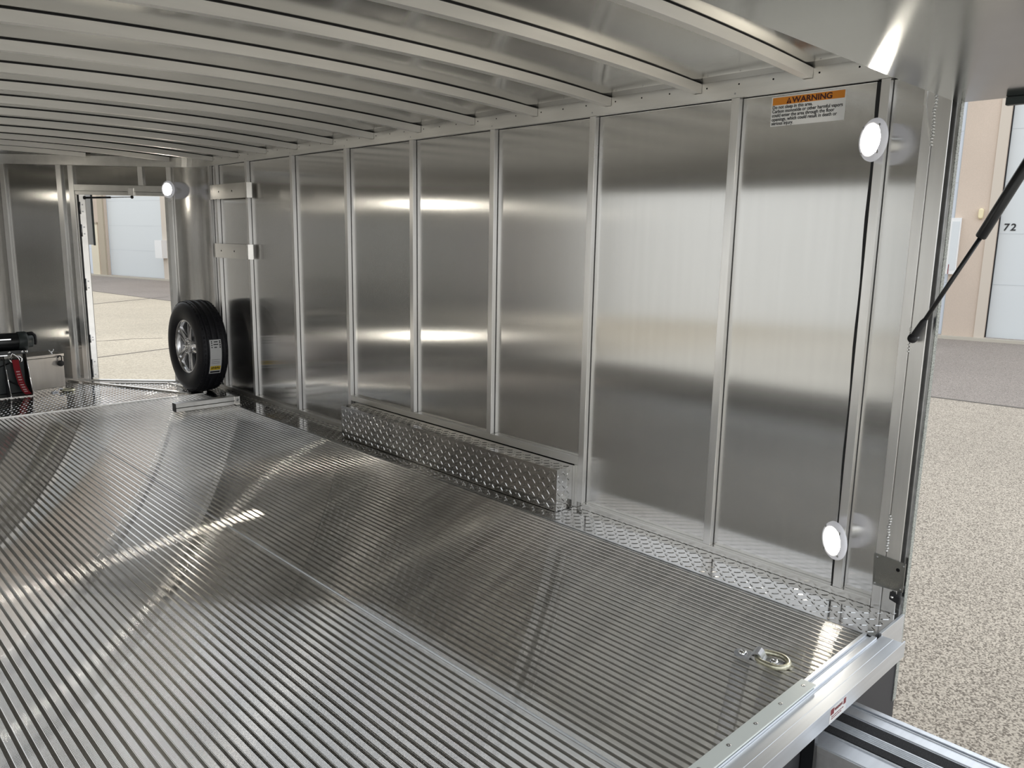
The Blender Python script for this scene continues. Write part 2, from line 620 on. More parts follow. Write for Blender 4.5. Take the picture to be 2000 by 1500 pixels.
for dd, sc in ((0, 1), (-.05, 1), (-.07, .75)):
    for (x, z) in pr: m.v.append(tuple(o + BD * x * sc + BZ * z * sc + BN * dd))
for rr in range(2):
    for i in range(16):
        j = (i + 1) % 16
        m.face((k + rr * 16 + i, k + rr * 16 + j, k + rr * 16 + 16 + j, k + rr * 16 + 16 + i), 0, True)
m.face([k + 32 + i for i in range(16)])
m.build('wall_lamp', 'wlamp', bld)
m = MB(); bbox(m, -.115, .055, .69, 1.66, -.07, -.001, 0); bbox(m, -.095, .02, .76, 1.6, -.075, -.07, 1); bbox(m, .0, .012, .69, .86, -.078, -.07, 2)
m.build('notice_board', ['white', 'gdoor', 'redlab'], bld)
m = MB(); bbox(m, 23.45, 23.85, .32, .92, -.25, -.051); m.build('wall_cabinet', 'white', bld)
m = MB(); o = BO + BD * 28.1 + BZ * 2.28
m.tube([o, o + BN * -.3], .03, 8); m.tube([o + BN * -.3 + BD * .18, o + BN * -.3 - BD * .22], .06, 10)
m.build('security_camera', 'white', bld)
text('72', .165, BO + BD * -.735 + BZ * 1.455 + BN * .111, -BD, BZ, 'ink', bld, 'house_number', .003, sx=1.0, shear=.08, space=1.25)

# pale facade across the lot on the other side
fo = Vector((-11.2, 9.0, 0)); fd = Vector((.35, .9367, 0)); fn = Vector((-.9367, .35, 0))
b2 = empty('building', (fo.x, fo.y, -.45), 'white building seen only as a bright band mirrored in the wall panels', 'building')
m = MB(); m.obox(fo, fd, fn, BZ, -30, 30, 0, 6, -.45, 4.6); m.build('facade', 'facade', b2)
m = MB(); m.obox(fo, fd, fn, BZ, -30.2, 30.2, -.2, 6.2, 4.6, 4.9); m.build('parapet', 'cream', b2)

# ================================================================= trailer floor
fl = MB()
X0, X1, Y0, Y1 = mir(-.196), -.196, -.436, 4.33
P = .0254
x = X1
first = True
pl = 0
while x - P > X0 - P:
    a1 = x - .0085          # groove first, then the raised top
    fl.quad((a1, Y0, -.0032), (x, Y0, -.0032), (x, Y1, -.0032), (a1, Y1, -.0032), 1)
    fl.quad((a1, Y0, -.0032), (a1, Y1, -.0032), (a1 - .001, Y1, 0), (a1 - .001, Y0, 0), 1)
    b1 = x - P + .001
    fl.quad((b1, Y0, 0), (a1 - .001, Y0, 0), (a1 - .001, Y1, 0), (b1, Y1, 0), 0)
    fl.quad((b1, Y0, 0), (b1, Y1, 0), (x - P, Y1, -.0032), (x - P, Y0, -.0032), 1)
    pl += 1
    if pl == 40:        # plank joint
        fl.box(x - P - .0002, x - P + .0007, Y0, Y1, -.003, .0002, 2)
    x -= P
# solid deck under it
plan = [(0.05, RY + .006), (0.05, CY0)] + [(px + .03, py) for px, py in nose_path(0)[:16]] + [(px - .03, py) for px, py in nose_path(0)[16:]] + [(mir(.05), CY0), (mir(.05), RY + .006)]
fl.prism(plan, -.11, -.0045, 3)
tag(fl.build('floor', ['rib', 'groove', 'sill', 'under']), kind='structure')

# tread plate kick strips along both side walls, and the front plate
inside = lambda c: (xright(c.y, .03) is not None) and mir(xright(c.y, .03)) < c.x < xright(c.y, .03)
m = MB()
m.box(-.190, 0.0249, RY + .006, 4.33, -.004, .0015)
m.box(-.198, -.190, RY + .03, 4.33, -.004, .0028, 1)
lugs(m, (-.186, RY + .012, .0015), (1, 0, 0), (0, 1, 0), .205, 4.79, lambda c: not (-.125 < c.x and .89 < c.y < 2.585))
tag(m.build('trim_1', ['tread', 'skin']), kind='structure')
m = MB()
m.box(mir(0.0249), mir(-.190), RY + .006, 4.33, -.004, .0015)
lugs(m, (mir(.02), RY + .012, .0015), (1, 0, 0), (0, 1, 0), .205, 4.79)
tag(m.build('trim_2', 'tread'), kind='structure')
fp = MB()
pp = [(-.002, 4.335), (-.002, CY0)] + nose_path(.02)[1:-1] + [(mir(-.002), CY0), (mir(-.002), 4.335)]
fp.prism(pp, -.004, .002)
fp.box(mir(-.19), -.19, 4.322, 4.337, -.004, .0035, 1)
lugs(fp, (mir(-.01), 4.342, .002), (1, 0, 0), (0, 1, 0), 2.42, 1.5, inside)
tag(fp.build('trim_3', ['tread', 'rail']), kind='structure')


# ================================================================= side walls
def wall(side):
    g = (lambda x: x) if side == 'right' else mir
    root = MB()
    if side == 'right':
        root.box(.025, .05, -.4395, CY0, -.30, TOP)
    else:
        # big side opening between the studs
        root.box(g(.025), g(.05), RY, .42, -.30, TOP)
        root.box(g(.025), g(.05), 2.95, CY0, -.30, TOP)
        root.box(g(.025), g(.05), .42, 2.95, 1.505, TOP)
        root.box(g(.025), g(.05), .42, 2.95, -.30, .185)
    w = root.build('wall_' + side, ['sheet'])
    tag(w, kind='structure')

    def part(name, mat, fn, bevel=.0015):
        q = MB(); fn(q); return q.build(name, mat, w, bevel)
    for i, y in enumerate(STUDS):
        if side == 'left' and .42 < y < 2.9:
            continue
        if i in (2, 3) and side == 'right': z0 = .2225
        else: z0 = .0275
        part('stud', ['tube', 'stud_line'], lambda q: (q.box(g(0), g(.0249), y - .03, y, z0, HDR - .0005), q.box(g(.0225), g(.0249), y - .0318, y - .0301, z0, HDR - .001, 1)), .001)  # thin dark line along the joint of stud and sheet
    part('stud', ['tube', 'stud_line'], lambda q: (q.box(g(0), g(.0249), -.278, -.251, .0275, HDR - .0005), q.box(g(.0225), g(.0249), -.2798, -.2781, .028, HDR - .001, 1)), .001)
    part('rear_post', 'tube', lambda q: q.box(g(0), g(.0249), -.407, -.377, .0005, HDR - .0005))
    part('rear_post', 'tube', lambda q: q.box(g(.0), g(.005 if side == 'right' else .018), -.4515, -.4095, .0025, HDR - .0005))
    if side == 'right':
        part('edge_flange', 'skin', lambda q: q.box(.025, .047, -.4662, -.440, -.30, TOP), 0)
        part('edge_trim', 'scuff', lambda q: q.box(.0252, .05, -.4682, -.4664, -.30, TOP), 0)
    if side == 'right':
        part('bottom_rail', 'rail', lambda q: (q.box(0, .0249, -.376, .8475, .002, .027), q.box(0, .0249, 2.66, CY0, .002, .027)))
        part('fender_rail', 'rail', lambda q: (q.box(0, .0249, .8785, 2.6585, .190, .222), q.box(0, .0249, .8785, .9, .002, .1895)))
    else:
        part('bottom_rail', 'rail', lambda q: q.box(g(0), g(.0249), -.376, CY0, .002, .027))
        part('opening_frame', 'rail', lambda q: (q.box(g(0), g(.06), .39, .42, .155, 1.535), q.box(g(0), g(.06), 2.95, 2.98, .155, 1.535),
                                                 q.box(g(0), g(.06), .4205, 2.9495, 1.505, 1.535), q.box(g(0), g(.06), .4205, 2.9495, .155, .185)))

    def top(q):
        q.box(g(0), g(.0249), RY + .012, CY0, HDR, 1.6515)
        q.box(g(.0075), g(.0249), RY + .012, CY0, 1.6525, 1.694)
        q.box(g(.0235), g(.0249), RY + .012, CY0, 1.6215, 1.6239, 1)  # dark strip standing in for the shadow line under the rail
        for yk in BOWS[:-2]:
            for dy in (-.09, -.215, -.34):
                y = yk - dy - .39
                q.disc((g(.0070), y, 1.668), (-1 if side == 'right' else 1, 0, 0), .0031, 1)
        for y in STUDS[:7]:
            q.disc((g(-.0006), y - .012, 1.637), (-1 if side == 'right' else 1, 0, 0), .0034, 2)
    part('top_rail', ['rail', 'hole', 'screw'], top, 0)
    if side == 'right':
        # wavy black strip beside the lamp post, and the welds on the rear seam
        q = MB()
        z = .028
        zs = [.028 + i * (1.62 - .028) / 24 for i in range(25)]
        for a, b in zip(zs, zs[1:]):
            wv = lambda z: .007 + .004 * (z / 1.62) + .0012 * math.sin(z * 17)
            q.hexa([(.017, -.250, a), (.0249, -.250, a), (.0249, -.250 + wv(a) * 1.5, a), (.017, -.250 + wv(a) * 1.5, a),
                    (.017, -.250, b), (.0249, -.250, b), (.0249, -.250 + wv(b) * 1.5, b), (.017, -.250 + wv(b) * 1.5, b)])
        q.build('black_strip', 'black', w)
        q = MB()
        for (z0, z1) in ((1.425, 1.56), (.20, .315)):
            z = z0
            while z < z1:
                q.lathe([(.0, -.0045), (.0038, -.003), (.0055, 0), (.0038, .003), (0, .0045)],
                        (-.0005, -.4082 + random.uniform(-.002, .002), z), (.15, random.uniform(-.3, .3), 1), 8)
                z += .0088
        for z in (.90, .895, .89, .86, .85, .84, .83):
            q.lathe([(.0, -.004), (.0045, 0), (0, .004)], (.0, -.408, z), (0, 0, 1), 8)
        q.build('weld_bead', 'weld', w)
        q = MB()
        q.hexa([(-.006, -.378, 1.535), (.0, -.378, 1.535), (.0, -.384, 1.535), (-.006, -.384, 1.535),
                (-.006, -.378, 1.6), (.0, -.378, 1.6), (.0, -.384, 1.6), (-.006, -.384, 1.6)])
        q.hexa([(-.004, -.404, 1.428), (0, -.404, 1.428), (0, -.4085, 1.428), (-.004, -.4085, 1.428),
                (-.006, -.379, 1.535), (0, -.379, 1.535), (0, -.384, 1.535), (-.006, -.384, 1.535)])
        q.build('gusset', 'rail', w)
    return w


WR = wall('right')
WL = wall('left')

# ================================================================= front wall: rounded corners, angled panels, nose
root = MB()
NP = nose_path(0.0)
NPo = nose_path(-.02)
S_D0, S_D1 = -.012, .668        # door opening along the angled wall (right side)
ZD0, ZD1 = .012, 1.432


def panel(mb, p, q, z0, z1, mi=0, sm=False, po=None, qo=None):
    mb.hexa([(p[0], p[1], z0), (q[0], q[1], z0), (qo[0], qo[1], z0), (po[0], po[1], z0),
             (p[0], p[1], z1), (q[0], q[1], z1), (qo[0], qo[1], z1), (po[0], po[1], z1)], mi)


FT = 1.765


def smooth_band(mb, pts, z0, z1, mi, flip=False):
    k = len(mb.v)
    for (x, y) in pts: mb.v += [(x, y, z0), (x, y, z1)]
    for i in range(len(pts) - 1):
        q = (k + 2 * i, k + 2 * i + 1, k + 2 * i + 3, k + 2 * i + 2)
        mb.face(q if not flip else q[::-1], mi, True)


def corner_pts(n=20, off=0.0):
    return [(CCX + (CR - off) * math.cos(A48 * i / n), CCY + (CR - off) * math.sin(A48 * i / n)) for i in range(n + 1)]


def tip_pts(n=24, off=0.0):
    return [(NX + (NR - off) * math.cos(A48 + (math.pi - 2 * A48) * i / n), NY + (NR - off) * math.sin(A48 + (math.pi - 2 * A48) * i / n)) for i in range(n + 1)]


cp = corner_pts(); tp = tip_pts()
for off in (0.0, -.02):
    smooth_band(root, corner_pts(off=off), -.30, FT, 1, off < 0)
    smooth_band(root, tip_pts(off=off), -.30, FT, 1, off < 0)
    smooth_band(root, [(mir(x), y) for x, y in corner_pts(off=off)], -.30, FT, 1, off == 0)
sv = lambda s, o=.025: (V(s, 0, o).x, V(s, 0, o).y)
s_end = (Vector((*tp[0], 0)) - (VQ + VN * .025)).dot(VT)
s_beg = (Vector((*cp[-1], 0)) - (VQ + VN * .025)).dot(VT)


def vpanel(s0, s1, z0, z1, mirror=False):
    p, q, po, qo = sv(s0), sv(s1), sv(s0, .045), sv(s1, .045)
    if mirror:
        p, q, po, qo = [(mir(a[0]), a[1]) for a in (p, q, po, qo)]
        panel(root, q, p, z0, z1, 0, False, qo, po)
    else:
        panel(root, p, q, z0, z1, 0, False, po, qo)


vpanel(s_beg, S_D0, -.30, FT)
vpanel(S_D1, s_end, -.30, FT)
vpanel(S_D0, S_D1, ZD1, FT)
vpanel(S_D0, S_D1, -.30, ZD0 - .002)
vpanel(s_beg, s_end, -.30, FT, True)
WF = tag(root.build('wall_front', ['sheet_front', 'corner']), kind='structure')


def vbox(mb, s0, s1, z0, z1, o0=0.0, o1=.0249, mi=0, mirror=False):
    if mirror:
        mb.obox((mir(VQ.x), VQ.y, 0), (-VT.x, VT.y, 0), (-VN.x, VN.y, 0), (0, 0, 1), s0, s1, o0, o1, z0, z1, mi)
    else:
        mb.obox(VQ, VT, VN, (0, 0, 1), s0, s1, o0, o1, z0, z1, mi)


def vpart(name, mat, spec, bevel=.0015, mirror=False):
    q = MB()
    for a in spec: vbox(q, *a, mirror=mirror)
    return q.build(name, mat, WF, bevel)


vpart('stud', 'tube', [(-.045, -.0125, .002, HDR)])                 # lamp-side jamb
vpart('stud', 'tube', [(.6685, .705, .002, HDR)])
vpart('stud', 'tube', [(.755, .792, .002, HDR)])
vpart('stud', 'tube', [(1.165, 1.20, .002, HDR)])
vpart('stud', 'tube', [(.161, .196, 1.486, HDR)])
vpart('door_header', 'rail', [(-.012, .668, 1.440, 1.4855)])
vpart('door_frame', 'rail', [(-.0115, .667, 1.412, 1.439, .008, .045), (-.0115, .012, .014, 1.411, .008, .045), (.6555, .6675, .014, 1.411, .008, .030), (-.0115, .6675, .0025, .0135, -.002, .045)])
vpart('black_strip', 'black', [(.651, .6550, .0145, 1.411, .010, .03), (.012, .650, 1.4395, 1.4398, .012, .044)], 0)  # seal along the door frame
vpart('bottom_rail', 'rail', [(.7055, .7545, .002, .022), (.7925, 1.1645, .002, .022)], .001)
for sx in ((-.045, -.0125), (.35, .387), (.76, .797), (1.165, 1.20)):
    vpart('stud', 'tube', [(*sx, .002, HDR)], mirror=True)
q = MB()
for off0, off1, z0, z1 in ((.025, .0005, HDR + .0005, 1.6515), (.017, .0005, 1.652, 1.694)):
    pts_i, pts_o = nose_path(off0), nose_path(off1)
    for i in range(len(pts_i) - 1):
        a, b, c, d = pts_i[i], pts_i[i + 1], pts_o[i + 1], pts_o[i]
        q.hexa([(*a, z0), (*b, z0), (*c, z0), (*d, z0), (*a, z1), (*b, z1), (*c, z1), (*d, z1)])
q.build('top_rail', 'rail', WF)

# ================================================================= ceiling with its bows
q = MB()
rows = []
ys = [RY + .012]
bs = BOWS + [5.67]
for i in range(len(bs)):
    y1 = bs[i] - .015
    y0 = ys[-1]
    for k in range(1, 9): ys.append(y0 + (y1 - y0) * k / 8)
NXs = 28
prev = None
for y in ys:
    if y > 5.74: break
    xr = xright(y, 0.002)
    if xr is None: break
    # the thin sheet sags a little between the bows
    j = 0
    while j < len(bs) and bs[j] - .015 < y: j += 1
    lo = bs[j - 1] - .015 if j > 0 else RY
    hi = bs[j] - .015 if j < len(bs) else 5.7
    t = (y - lo) / max(hi - lo, 1e-6)
    row = []
    for i in range(NXs + 1):
        x = mir(xr) + (xr - mir(xr)) * i / NXs
        edge = min(1, (1 - abs(2 * i / NXs - 1)) * 4)
        z = arch(x) + .0335 + .010 * math.sin(math.pi * t) * edge
        row.append(len(q.v)); q.v.append((x, y, z))
    if prev:
        for i in range(NXs): q.face((prev[i], row[i], row[i + 1], prev[i + 1]), 0, True)
    prev = row
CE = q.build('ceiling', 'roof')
md = CE.modifiers.new('thickness', 'SOLIDIFY'); md.thickness = .01; md.offset = -1
tag(CE, kind='structure')
for yb in BOWS:
    q = MB()
    xr = xright(yb, .018) if yb > CY0 else .0065
    if yb > CY0: xr = min(xr, xright(yb - .03, .018))
    xl = mir(xr)
    n = 40
    k = len(q.v)
    for i in range(n + 1):
        x = xl + (xr - xl) * i / n
        z = arch(x)
        q.v += [(x, yb - .03, z), (x, yb, z), (x, yb, z + .031), (x, yb - .03, z + .031)]
    for i in range(n):
        for a in range(4):
            b = (a + 1) % 4
            q.face((k + 4 * i + a, k + 4 * i + 4 + a, k + 4 * i + 4 + b, k + 4 * i + b), 0)
    q.face((k, k + 1, k + 2, k + 3)); q.face((k + 4 * n + 3, k + 4 * n + 2, k + 4 * n + 1, k + 4 * n))
    k = len(q.v)
    for i in range(n + 1):
        x = xl + (xr - xl) * i / n
        z = arch(x)
        q.v += [(x, yb - .027, z + .0309), (x, yb - .003, z + .0309), (x, yb - .003, z + .0345), (x, yb - .027, z + .0345)]  # black strip drawn for the shaded gap between bow and roof sheet
    for i in range(n):
        for a in (1, 3):
            b = (a + 1) % 4
            q.face((k + 4 * i + a, k + 4 * i + 4 + a, k + 4 * i + 4 + b, k + 4 * i + b), 1)
    q.build('roof_bow', ['bow', 'black'], CE)
q = MB(); q.box(mir(.0065), .0065, RY + .014, RY + .05, 1.653, 1.686); q.build('rear_header', 'bow', CE)

# ================================================================= rear sill
q = MB()
q.box(WX + .2, -.196, -.4465, -.4365, -.004, .004)
q.box(WX + .2, -.196, -.4595, -.447, -.02, -.0035)
q.box(WX + .2, -.19, -.474, -.460, -.05, .0015)
q.box(WX - .02, -.155, -.5345, -.4745, -.045, -.005)
q.box(WX - .02, -.155, -.508, -.506, -.0052, -.0042)
q.box(WX - .02, -.142, -.538, -.534, -.052, -.0028)
q.box(-.155, .0249, -.474, -.4655, -.12, .0012)
q.box(WX - .02, -.155, -.5335, -.4745, -.052, -.0455)
tag(q.build('trim_4', 'sill', bevel=.0008), kind='structure')
q = MB()
q.box(WX - .03, .0499, -.464, -.4, -.42, -.1105)
tag(q.build('trim_5', 'under'), kind='structure')

st = empty('threshold_strip', (-1.2, -.4535, .001), 'pale green-white plastic wear strip screwed along the rear threshold', 'wear strip')
q = MB(); q.box(mir(-.584), -.584, -.4735, -.434, .0042, .0095); q.build('strip', 'uhmw', st, .001)
for i in range(11):
    x = -.614 - i * .1215
    q = MB()
    q.lathe([(.0058, 0), (.0056, .0006), (.0028, .0004), (.0001, -.0006)], (x, -.4535, .0095), (0, 0, 1), 12)
    q.build('screw', 'screw', st)

# label on the sill face
q = MB()
lx0, lx1, ly = -.640, -.545, -.5383
sk = empty('sill_label', (-.59, ly, -.03), 'small white and red warning label on the rear sill face', 'label')
q.box(lx0, lx1, ly - .0006, ly, -.048, -.008); q.build('backing', 'white', sk)
q = MB()
q.box(lx0 + .003, lx0 + .022, ly - .0010, ly - .0005, -.026, -.010); q.build('red_band', 'redlab', sk)
q = MB(); q.box(lx1 - .017, lx1 - .003, ly - .0010, ly - .0005, -.026, -.010)
q.build('red_band', 'redlab', sk)
text('WARNING', .0115, (lx0 + .0245, ly - .0012, -.0215), (1, 0, 0), (0, 0, 1), 'redlab', sk, 'lettering', .0002, sx=.85)
q = MB()
for i, (a, b) in enumerate(((.01, .08), (.01, .066))):
    x = lx0 + a
    while x < lx0 + b:
        l = random.uniform(.004, .01)
        q.box(x, x + l, ly - .001, ly - .0005, -.0335 - i * .006, -.031 - i * .006); x += l + .0025
q.build('small_print', 'redlab', sk)

# ================================================================= slide-out ramp under the sill
rm = empty('ramp', (-.465, -1.2, -.45), 'aluminium ramp with two black grip strips below the rear sill', 'ramp')
ya, yb = -2.3, -.468
q = MB()
q.box(-.600, -.334, ya, yb, -.45, -.152)
q.box(-.352, -.334, ya, yb, -.152, -.140); q.box(-.4145, -.358, ya, yb, -.152, -.142)
q.box(-.497, -.4575, ya, yb, -.152, -.1415); q.box(-.600, -.5295, ya, yb, -.152, -.143)
for x in (-.466, -.474, -.482, -.490, -.365, -.408, -.54): q.box(x - .0012, x + .0012, ya, yb, -.1425, -.139)
q.box(-.604, -.600, ya, yb - .0, -.165, -.145)
q.box(-.6045, -.600, ya, yb, -.45, -.42)
q.build('deck', 'sill', rm, .001)
for (a, b) in ((-.457, -.415), (-.529, -.4975)):
    q = MB(); q.box(a, b, ya, yb, -.152, -.1408); q.build('grip_strip', 'grit', rm)
q = MB(); q.box(-.6225, -.6055, -.5, -.468, -.45, -.06); tag(q.build('ramp_side_piece', 'blackgloss'), 'black upright guide beside the ramp under the rear sill', 'piece')  # plain black upright at the gap beside the ramp

# ================================================================= rear hatch, open overhead
ht = tag(empty('door_2', (-1.2, -.45, 1.541)), kind='structure')
q = MB(); q.box(WX - .03, .05, -2.2, -.45, 1.541, 1.60); q.build('hatch_panel', 'hatch', ht)
q = MB(); q.box(.030, .0495, -.72, -.575, 1.519, 1.5405); q.box(-.02, .03, -.72, -.70, 1.525, 1.5405); q.build('strut_bracket', 'dgrey', ht, .002)

sr = empty('gas_strut', (-.012, -.422, .873), 'long black gas strut holding up the rear hatch', 'gas strut')
p0 = Vector((-.024, -.424, .873)); p1 = Vector((-.024, -.57, 1.165)); p2 = Vector((-.03, -.735, 1.520))
d = (p1 - p0).normalized()
q = MB(); q.tube([p0 + d * .012, p1 + d * .02], .0062, 14); q.build('rod', 'blackgloss', sr)
q = MB(); e = (p2 - p1).normalized(); q.tube([p1, p1 + e * .004, p2], [.012, .0145, .0145], 18); q.build('cylinder', 'blackgloss', sr)
q = MB()
q.lathe([(0, -.014), (.011, -.011), (.0145, 0), (.011, .011), (0, .014)], p0, (1, 0, 0), 18)
q.tube([p0, p0 + d * .012, p0 + d * .055, p0 + d * .065], [.009, .0105, .0095, .0065], 14)
q.build('end_fitting', 'black', sr)
q = MB(); q.tube([p0 + Vector((.0, 0, 0)), (-.0005, p0.y, p0.z)], .006, 10); q.build('ball_stud', 'zinc', sr)

# latch plate and catch at the foot of the rear post
lp = empty('latch_plate', (-.004, -.42, .13), 'flat aluminium plate screwed to the foot of the rear post', 'plate')
q = MB()
q.hexa([(-.0035, -.470, .082), (-.0005, -.470, .082), (-.0005, -.378, .078), (-.0035, -.378, .078),
        (-.0035, -.470, .176), (-.0005, -.470, .176), (-.0005, -.373, .184), (-.0035, -.373, .184)])
q.build('plate', 'hatch', lp, .0006)
q = MB(); q.disc((-.0037, -.449, .150), (-1, 0, 0), .0058, 0, 16)
q.build('latch_hole', 'hole', lp)
for (y, z) in ((-.384, .173), (-.384, .086), (-.464, .166), (-.462, .09)):
    q = MB(); q.lathe([(.003, 0), (.002, .001), (0, .0014)], (-.0035, y, z), (-1, 0, 0), 10); q.build('screw', 'screw', lp)
ct = empty('rubber_bumper', (-.004, -.45, .055), 'black rubber bumper screwed under the plate on the rear post', 'bumper')
q = MB(); q.hexa([(-.012, -.468, .040), (-.0005, -.468, .040), (-.0005, -.434, .050), (-.012, -.434, .050),
                  (-.012, -.468, .068), (-.0005, -.468, .068), (-.0005, -.434, .076), (-.012, -.434, .076)]); q.build('block', 'black', ct, .004)
q = MB(); q.lathe([(.0045, 0), (.003, .002), (0, .0025)], (-.012, -.443, .060), (-1, 0, 0), 12); q.build('bolt', 'chrome', ct)


# ================================================================= round lamps
def lamp(c, n, label, rot=0):
    """dome lamp at c on a surface facing n"""
    n = Vector(n).normalized(); c = Vector(c)
    t = empty('dome_light', c, label, 'light', 'round dome lights')
    q = MB()
    q.lathe([(.0001, .0005), (.060, .0005), (.0625, .004), (.061, .010), (.054, .0170), (.0485, .0178), (.0440, .0150), (.0425, .0125), (.0425, .006)], c, n, 40)
    q.build('base', 'lampbase', t, origin=c)
    q = MB()
    q.lathe([(.0420, .0125), (.036, .0135), (.025, .0145), (.010, .0149), (.0, .015)], c, n, 36)
    q.build('lens', 'lens', t, origin=c)
    a = Vector((0, 0, 1)); u = n.cross(a).normalized()
    for k in range(4):
        an = math.pi / 4 + k * math.pi / 2
        o = c + (u * math.cos(an) + a * math.sin(an)) * .0525 + n * .0165
        q = MB(); q.lathe([(.0048, 0), (.0035, .0022), (0, .003)], o, n, 10); q.build('screw', 'screw', t, origin=c)
    return t


CN = Vector((-.84, .5426, 0)).normalized()
for z, lb in ((1.445, 'lit round dome light below the warning sticker at the top of the rear post'), (.202, 'lit round dome light near the foot of the rear post')):
    c = Vector((-.040, -.266, z))
    t = lamp(c, CN, lb)
    q = MB()
    a, b = [], []
    for k in range(24):
        an = 2 * math.pi * k / 24
        p = c + (Vector((CN.y, -CN.x, 0)) * math.cos(an) + Vector((0, 0, 1)) * math.sin(an)) * .026
        a.append(tuple(p)); b.append((-.0006, p.y + .022, p.z))
    q.v = a + b
    for k in range(24): q.face((k, (k + 1) % 24, 24 + (k + 1) % 24, 24 + k), 0, True)
    q.build('wedge_mount', 'rail', t, origin=c)
C2 = Vector((-.92, -.39, 0)).normalized()
for sz, zz, lb in ((-.040, 1.460, 'lit round dome light at the top corner of the far doorway'), (-.030, .195, 'lit round dome light low behind the spare tyre')):
    c = V(sz, zz, -.032)
    t = lamp(c, C2, lb)
    q = MB()
    a, b = [], []
    for k in range(24):
        an = 2 * math.pi * k / 24
        p = c + (Vector((C2.y, -C2.x, 0)) * math.cos(an) + Vector((0, 0, 1)) * math.sin(an)) * .024
        o = V(sz, zz, -.0006) + VT * math.cos(an) * .024 + Vector((0, 0, math.sin(an) * .024))
        a.append(tuple(p)); b.append(tuple(o))
    q.v = a + b
    for k in range(24): q.face((k, (k + 1) % 24, 24 + (k + 1) % 24, 24 + k), 0, True)
    q.build('wedge_mount', 'rail', t, origin=c)
for z, lb in ((1.460, 'upper'), (.195, 'lower')):
    p = V(-.036, z, -.0005)
    lamp((mir(p.x), p.y, p.z), (VN.x, -VN.y, 0), lb + ' lit dome light mirrored as a glint in the wall panels')

# ================================================================= warning sticker
sx_ = .0243
ws = empty('warning_sticker', (sx_, -.015, 1.566), 'white warning sticker with orange header on the last wall panel', 'sticker')
q = MB(); q.box(sx_, .0249, -.1375, .1095, 1.521, 1.6135); q.build('backing', 'white', ws)
q = MB(); q.box(sx_ - .0003, sx_, -.134, .106, 1.5875, 1.611); q.build('orange_header', 'orange', ws)
tx = (0, -1, 0); tz = (0, 0, 1)
text('WARNING', .0245, (sx_ - .0006, .038, 1.5905), tx, tz, 'dkred', ws, 'heading', .0007, sx=1.12)
q = MB()
tri = [(.0580, 1.5895), (.0400, 1.5895), (.0490, 1.6085)]
q.v += [(sx_ - .0006, y, z) for y, z in tri]; q.face((0, 1, 2))
q.build('alert_triangle', 'dkred', ws)
text('!', .015, (sx_ - .0009, .0508, 1.5908), tx, tz, 'orange', ws, 'alert_mark', .0004)
lines = ['Do not sleep in this area.', 'Carbon monoxide or other harmful vapors', 'could enter the area through the floor', 'openings, which could result in death or', 'serious injury.']
for i, l in enumerate(lines):
    text(l, .0152, (sx_ - .0005, .1055, 1.5755 - i * .01265), tx, tz, 'ink', ws, 'text_line', .00022, sx=.885)

# ================================================================= tread plate box over the wheel
fb = MB()
bx, by0, by1, bz = -.115, .893, 2.58, .1875
fb.box(bx, -.0005, by0, by1, .0035, bz)
lugs(fb, (bx, by1, .005), (0, -1, 0), (0, 0, 1), by1 - by0, bz - .004)
lugs(fb, (bx, by0, bz), (1, 0, 0), (0, 1, 0), .113, by1 - by0)
lugs(fb, (bx, by0, .005), (1, 0, 0), (0, 0, 1), .113, bz - .004)
q = fb
fbx = q.build('wheel_well_box', ['tread'])
tag(fbx, 'long tread plate wheel box on the floor along the wall', 'wheel box')

# ================================================================= straps and bar for the spare
for (z0, z1, lab, yy) in ((1.384, 1.484, 'upper bent aluminium strap bolted across the wall studs in the far corner', (3.825, 4.468)),
                          (.976, 1.075, 'lower bent aluminium strap bolted across the wall studs above the spare tyre', (3.84, 4.425))):
    q = MB()
    y0, y1 = yy
    pts = [(-.001, y0), (-.028, y0 + .018), (-.032, y0 + .035), (-.032, y1 - .055), (-.028, y1 - .03), (-.014, y1 - .01), (-.001, y1)]
    for (a, b) in zip(pts, pts[1:]):
        q.hexa([(a[0], a[1], z0), (a[0] + .004, a[1], z0), (b[0] + .004, b[1], z0), (b[0], b[1], z0),
                (a[0], a[1], z1), (a[0] + .004, a[1], z1), (b[0] + .004, b[1], z1), (b[0], b[1], z1)])
    for y in (4.06, 4.27): q.disc((-.0325, y, (z0 + z1) / 2), (-1, 0, 0), .006, 1)
    tag(q.build('wall_strap', ['strap', 'hole']), lab, 'strap', 'spare tyre straps')

fbz = empty('wheel_chock_bar', (-.37, 3.83, .001), 'short grey aluminium channel bar on the floor by the spare tyre', 'bar')
q = MB(); q.box(-.586, -.196, 3.803, 3.862, .0032, .026); q.box(-.586, -.196, 3.803, 3.862, .030, .058); q.box(-.584, -.196, 3.808, 3.857, .026, .030, 1)
q.build('channel', ['rail', 'hole'], fbz, .001)
q = MB(); q.box(-.589, -.586, 3.806, 3.860, .004, .056); q.build('end_cap', 'black', fbz)
q = MB(); q.box(-.196, -.160, 3.796, 3.802, .0035, .058); q.box(-.196, -.160, 3.770, 3.796, .0035, .0075); q.box(-.196, -.160, 3.803, 3.862, .0035, .058)
q.build('end_bracket', 'strap', fbz, .001)
q = MB(); q.lathe([(.008, 0), (.007, .004), (0, .005)], (-.178, 3.796, .035), (0, -1, 0), 12); q.build('bolt', 'screw', fbz)

